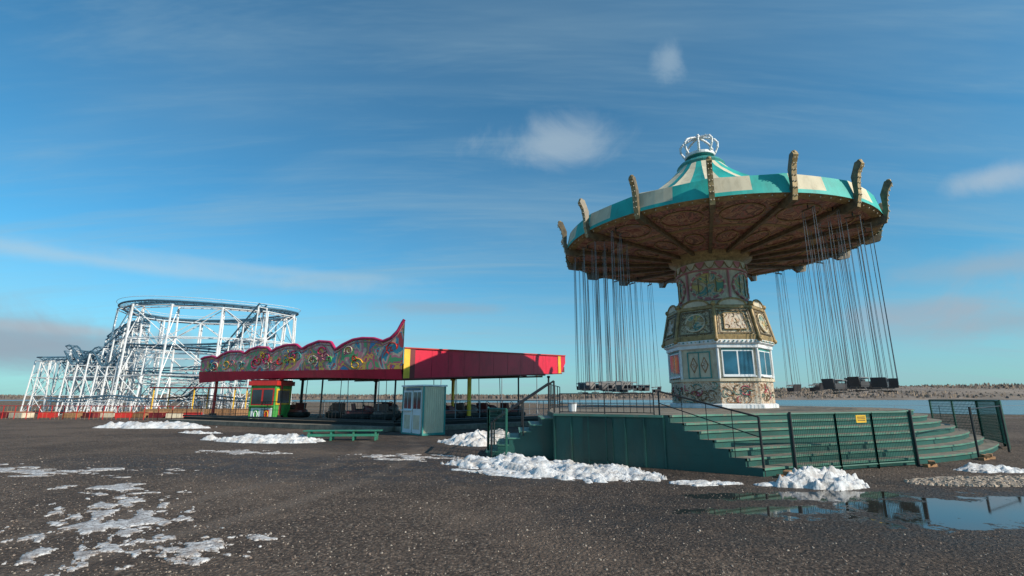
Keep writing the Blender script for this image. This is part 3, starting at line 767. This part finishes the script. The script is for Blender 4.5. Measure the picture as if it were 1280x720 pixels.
def bumper_car(x,y,rz,body):
    e_=empty('bumper_car',(x,y,.42)); mb=MB(); a=rad(rz); fx=Vector((math.cos(a),math.sin(a),0)); sx=Vector((-math.sin(a),math.cos(a),0)); o=Vector((x,y,.40))
    def ring(lx,ly,p=2.6,n=28): 
        out=[]
        for i in range(n):
            t=2*math.pi*i/n; c_=math.cos(t);s_=math.sin(t)
            out.append((lx*math.copysign(abs(c_)**(2/p),c_),ly*math.copysign(abs(s_)**(2/p),s_)))
        return out
    def loft(levels,m,cap=True):
        rs=[[o+fx*px+sx*py+U*z+fx*sh_ for px,py in ring(lx,ly)] for lx,ly,z,sh_ in levels]
        for i in range(len(rs)-1):
            for k in range(28): mb.face([rs[i][k],rs[i][(k+1)%28],rs[i+1][(k+1)%28],rs[i+1][k]],m,True)
        if cap: mb.face(rs[-1],m)
    loft([(.9,.5,.0,0),(1.0,.6,.1,0),(1.02,.62,.2,0),(1.0,.6,.3,0),(.88,.5,.32,0)],RUB)
    loft([(.86,.5,.3,0),(.84,.5,.42,0),(.72,.44,.5,0),(.68,.40,.5,0)],body,True)
    loft([(.34,.42,.44,.45),(.32,.4,.62,.44),(.2,.34,.72,.36),(.08,.28,.76,.3)],body)
    mb.obox(o+fx*-.42+U*.62,fx*.16,sx*.78,U*.5-fx*.1,body); mb.obox(o+fx*-.12+U*.53,fx*.42,sx*.7,U*.1,RUB); mb.obox(o+fx*-.33+U*.68,fx*.08,sx*.66,U*.4-fx*.08,RUB)
    c=o+fx*.12+U*.82; mb.tube([c+sx*.15*math.cos(t)+(U*.13+fx*-.06)*math.sin(t) for t in [i*math.pi/8 for i in range(16)]],.018,BLK,5,close=True); mb.cyl(c,o+fx*.35+U*.66,.02,BLK,6)
    mb.cyl(o-fx*.72+U*.4,o-fx*.8+U*2.5,.022,CHAIN,6)
    mb.ball(o+fx*.78+sx*.2+U*.5,.06,CREAM,8); mb.ball(o+fx*.78-sx*.2+U*.5,.06,CREAM,8)
    mb.build('car_body',e_,(x,y,.42))
for (x,y,r,b_) in((-8.6,28.6,20,SEATR),(-7.0,27.9,70,SEATB),(-10.8,31.0,120,SEATB),(-3.9,28.6,50,SEATR),(-2.8,29.9,45,SEATB),(-1.6,31.4,55,SEATR),(-5.8,30.5,10,SEATR),(-.1,32.0,30,SEATR),(-13.8,32.0,160,SEATR),(-3,34,0,SEATB),(-8.5,35,80,SEATR)):
    bumper_car(x,y,r,b_)

def booth1():
    o=Vector((-3.83,21.7,0)); a=rad(40); r=Vector((math.cos(a),math.sin(a),0)); l=Vector((-math.sin(a),math.cos(a),0))
    W,Lg,H=1.08,1.85,2.12; e_=empty('ticket_booth',tuple(o)); mb=MB()
    c=o+r*W/2+l*Lg/2
    mb.obox(c+U*(H/2),r*W,l*Lg,U*(H-.1),CORR)
    mb.obox(c+U*(H+.0),r*(W+.16),l*(Lg+.16),U*.07,WHITEP); mb.obox(c+U*.06,r*(W+.06),l*(Lg+.06),U*.1,WOODT)
    for p in(o,o+r*W,o+l*Lg,o+r*W+l*Lg): mb.obox(p+U*(H/2),r*.07,l*.07,U*(H-.06),WOODT)
    for k in range(9): mb.obox(o+r*(.1+k*(W-.2)/8)-l*.012+U*(H/2),r*.03,l*.03,U*(H-.2),CORR)
    f=-r
    mb.obox(o+l*.5+f*.015+U*1.0,l*.72,r*.04,U*1.85,WHITEP); mb.obox(o+l*1.35+f*.015+U*1.0,l*.8,r*.04,U*1.85,WHITEP)
    for s in(.5,1.35):
        for q in(-.17,.17): mb.obox(o+l*(s+q)+f*.03+U*1.48,l*.28,r*.04,U*.72,GLASSD)
        mb.obox(o+l*s+f*.03+U*.55,l*.55,r*.03,U*.6,CREAM)
    mb.obox(o+l*1.35+f*.1+U*1.05,l*.8,r*.2,U*.04,WHITEP)
    mb.obox(o+l*.9+f*.05+U*1.97,l*1.2,r*.02,U*.1,BLUE)
    mb.build('cabin',e_,tuple(o),bevel=.006)
booth1()
def booth2():
    o=Vector((-15.0,30.0,0)); e_=empty('ticket_booth',tuple(o)); mb=MB(); a=rad(-8); r=Vector((math.cos(a),math.sin(a),0)); l=Vector((-math.sin(a),math.cos(a),0)); c=o+l*.9
    W=1.55;Dp=1.6
    mb.obox(c+U*1.2,r*W,l*Dp,U*2.3,LGREEN)
    mb.obox(c+U*2.45,r*(W+.3),l*(Dp+.3),U*.26,REDP); mb.obox(c+U*2.62,r*(W+.1),l*(Dp+.1),U*.08,REDD)
    F=c-l*(Dp/2)
    mb.obox(F-l*.02+U*1.65,r*(W-.1),l*.05,U*1.0,REDP)
    for s in(-.36,.36): mb.obox(F-l*.04+r*s+U*1.65,r*.58,l*.05,U*.84,GLASSD)
    mb.obox(F-l*.12+U*1.12,r*W,l*.25,U*.05,LGREEN)
    mb.obox(F-l*.02+U*.6,r*(W-.2),l*.04,U*.8,WHITEP)
    for s,mm in((-.34,LGREEN),(.34,REDP)): 
        mb.obox(F-l*.035+r*s+U*.6,r*.34,l*.04,U*.6,mm)
        mb.tube([F-l*.065+r*(s+.12*math.cos(t))+U*(.62+.2*math.sin(t)) for t in [i*math.pi/8 for i in range(16)]],.03,YEL if mm is REDP else WHITEP,5,close=True)
    S=c+r*(W/2)
    mb.obox(S+r*.02+U*1.65,r*.05,l*(Dp-.2),U*.95,YEL); mb.obox(S+r*.04+U*1.65,r*.05,l*(Dp-.4),U*.75,GLASSD)
    for p in((-1,-1),(1,-1),(1,1),(-1,1)): mb.obox(c+r*p[0]*W/2+l*p[1]*Dp/2+U*1.2,r*.08,l*.08,U*2.32,LGREEN)
    mb.build('cabin',e_,tuple(o),bevel=.008)
booth2()
mb=MB(); o=Vector((-6.5,19.6,0)); a=rad(4); r=Vector((math.cos(a),math.sin(a),0)); l=Vector((-math.sin(a),math.cos(a),0))
for k in range(4): mb.obox(o+l*(-.18+k*.12)+U*.36,r*2.9,l*.1,U*.035,GREENB)
for s in(-1.25,-.42,.42,1.25):
    for q in(-.17,.17): mb.obox(o+r*s+l*q+U*.17,r*.07,l*.06,U*.34,GREENB)
    mb.obox(o+r*s+U*.325,r*.07,l*.42,U*.03,GREENB)
mb.obox(o-l*.19+U*.2,r*2.6,l*.03,U*.09,GREENB); mb.obox(o+l*.19+U*.2,r*2.6,l*.03,U*.09,GREENB)
mb.build('park_bench',origin=tuple(o),bevel=.005)

# ------------------------------------------------------------------ roller coaster
rc=empty('roller_coaster',(-38,52,0)); st=MB(); tr=MB()
def track(pts,close,gauge=.9,r=.06):
    k=len(pts); P=[Vector(p) for p in pts]; Ls=[];Rs=[]
    for i in range(k):
        a=P[(i-1)%k] if close or i else P[i]; b=P[(i+1)%k] if close or i<k-1 else P[i]
        t=(b-a); t.z=0; t.normalize(); s=Vector((-t.y,t.x,0)); Ls.append(P[i]+s*gauge/2);Rs.append(P[i]-s*gauge/2)
    tr.tube(Ls,r,BLUE,5,close); tr.tube(Rs,r,BLUE,5,close)
    tr.tube([p-U*.3 for p in P],r,BLUE,5,close)
    for i in range(0,k): 
        tr.bar(Ls[i],Rs[i],.05,.05,BLUE); tr.bar(Ls[i],P[i]-U*.3,.035,.035,BLUE); tr.bar(Rs[i],P[i]-U*.3,.035,.035,BLUE)
    return P,Ls,Rs
def supports(P,idx,levels,w=1.0,close=False,r=.085):
    items=[]
    for i in idx:
        p=P[i]; a=P[(i+1)%len(P)]; b=P[i-1] if i else P[i]
        t=a-b; t.z=0; t.normalize(); s=Vector((-t.y,t.x,0)); items.append((p,s))
    def leg(it,q,z): 
        p,s=it; f=1-z/max(p.z,1); return Vector((p.x,p.y,z))+s*q*(w*.5+.35*f)
    for it in items:
        p,s=it
        for q in(-1,1): st.cyl(leg(it,q,0),leg(it,q,p.z-.3),r,WHITE,6)
        zs=[z for z in levels if z<p.z-.6]+[p.z-.35]
        z0=0
        for z in zs:
            st.cyl(leg(it,-1,z),leg(it,1,z),r*.6,WHITE,5); st.cyl(leg(it,-1,z0),leg(it,1,z),r*.45,WHITE,4); z0=z
    n=len(items); rng=range(n if close else n-1)
    for k in rng:
        A=items[k];B_=items[(k+1)%n]; zm=min(A[0].z,B_[0].z); zs=[0]+[z for z in levels if z<zm-.6]+[zm-.35]
        for q in(-1,1):
            for j in range(1,len(zs)): 
                st.cyl(leg(A,q,zs[j]),leg(B_,q,zs[j]),r*.55,WHITE,5)
                if (k+j)%2==0: st.cyl(leg(A,q,zs[j-1]),leg(B_,q,zs[j]),r*.45,WHITE,4)
                else: st.cyl(leg(A,q,zs[j]),leg(B_,q,zs[j-1]),r*.45,WHITE,4)
LX,LY,RA,RB_=-33.6,54,8.7,6.0
E1=[(LX+RA*math.cos(t),LY+RB_*math.sin(t),10.95+.2*math.sin(t*2)) for t in [i*2*math.pi/60 for i in range(60)]]
P,a_,b_=track(E1,True,1.0,.10); supports(P,range(0,60,5),[3.7,7.4],close=True,r=.10)
for off in(.75,-.75):
    st.tube([( LX+(RA+off)*math.cos(t),LY+(RB_+off)*math.sin(t),11.35+.2*math.sin(t*2)) for t in [i*2*math.pi/60 for i in range(60)]],.025,WHITE,4,True)
E2=[(LX-.6+7.2*math.cos(t),LY-.4+4.8*math.sin(t),8.6-.42*t) for t in [i*2*math.pi/48 for i in range(96)]]
P,_,_=track(E2,False,r=.08); supports(P,range(2,96,8),[3.0,6.0],r=.065)
E3=[(-25.4-.40*i,49.0+.15*i,10.9-.42*i) for i in range(24)]
P,_,_=track(E3,False,r=.08); supports(P,range(0,24,4),[3.7,7.4],r=.07)
for row in range(5):
    y0=49+row*2.5; x0=-.79*y0; x1=-.905*y0
    nI=18
    Hh=[(x0+(x1-x0)*i/(nI-1), y0, (5.9 if row%2 else 5.2)+.75*math.cos(i*.7+row*1.3)+.02*i) for i in range(nI)]
    P,_,_=track(Hh,False,r=.07); supports(P,range(0,nI,3),[1.8,3.6],r=.07)
E4=[(-47.6+1.8*math.cos(t),54.5+4.2*math.sin(t),6.0+.4*math.sin(t)) for t in [math.pi/2+i*math.pi/18 for i in range(19)]]
P,_,_=track(E4,False,r=.07); supports(P,range(0,19,3),[1.8,3.6],r=.065)
for row,zh in enumerate((8.7,9.6,10.3,10.6)):
    y0=50+row*2.8; x0=-.755*y0; x1=-.825*y0
    Hh=[(x0+(x1-x0)*i/8, y0,zh-.03*i*i) for i in range(9)]
    P,_,_=track(Hh,False,r=.07); supports(P,range(0,9,2),[2.5,5,7.5],r=.075)
E5=[(-24-.8*i,45.6+.5*math.sin(i*.4),1.5+.3*math.sin(i*.3)**2) for i in range(24)]
P,_,_=track(E5,False,r=.045); supports(P,range(0,24,3),[1.0],r=.05)
st.build('white_support_lattice',rc,(-38,52,0)); tr.build('blue_track',rc,(-38,52,0))
mb=MB(); 
for x in(-31,-27.5,-24): 
    for y in(43.2,45.2): mb.cyl((x,y,0),(x,y,2.4),.06,YEL,6)
mb.box((-27.5,44.2,2.45),(7.6,2.4,.1),REDD); mb.box((-27.5,44.2,.35),(8,2.6,.6),WOOD)
mb.build('boarding_station',rc,(-38,52,0))
mb=MB(); pts=[(-60,40.5),(-46,40.0),(-34,38.2),(-22.5,36.4)]
for i in range(3):
    p=Vector((*pts[i],0));q=Vector((*pts[i+1],0)); n_=int((q-p).length/1.1)
    for k in range(n_+1): b=p.lerp(q,k/n_); mb.cyl(b,b+U*1.0,.03,REDP,5)
    for z in(.5,.98): mb.cyl(p+U*z,q+U*z,.025,REDP,5)
    for k in range(n_*3): b=p.lerp(q,k/n_/3); mb.cyl(b,b+U*.95,.012,WOOD,4)
mb.build('red_barrier_fence',origin=(-40,39,0))
mb=MB(); 
for i in range(13):
    x=-44+i*1.5+R.uniform(-.5,.5); y=41.5+R.uniform(-.5,.5)
    mb.box((x,y,.2),(R.uniform(.8,2),R.uniform(.5,1.1),.4),[REDP,WOOD,REDD,CREAM][i%4],R.uniform(-20,20)); mb.box((x+.1,y+.1,.44),(R.uniform(.5,1.2),.5,.09),WOOD,R.uniform(-30,30))
for i in range(8):
    x=-60+i*2.2; mb.box((x,42,.25),(2.0,.9,.5),[REDP,WOOD,REDD][i%3],R.uniform(-6,6))
mb.build('stacked_ride_parts',origin=(-40,41,0),bevel=.02)
mb=MB(); post_rail(mb,[(-22,46,0),(4,47,0),(16,44,0)],1.15,CHAIN,2.4,.025); post_rail(mb,[(16,44,0),(34,40,0),(60,34,0)],1.0,CHAIN,3.0,.012,mid=False)
mb.build('embankment_railing',origin=(0,46,0))
for (x,y,h) in((-13,48,3.6),(-7,49,3.6),(-1,49,3.6),(2.4,48,3.6)):
    mb=MB(); mb.cyl((x,y,0),(x,y,h),.05,CHAIN,8,.035); mb.ball((x,y,h+.12),.13,CREAM,10); mb.cyl((x,y,0),(x,y,.4),.1,CHAIN,8); mb.build('street_lamp',origin=(x,y,0))
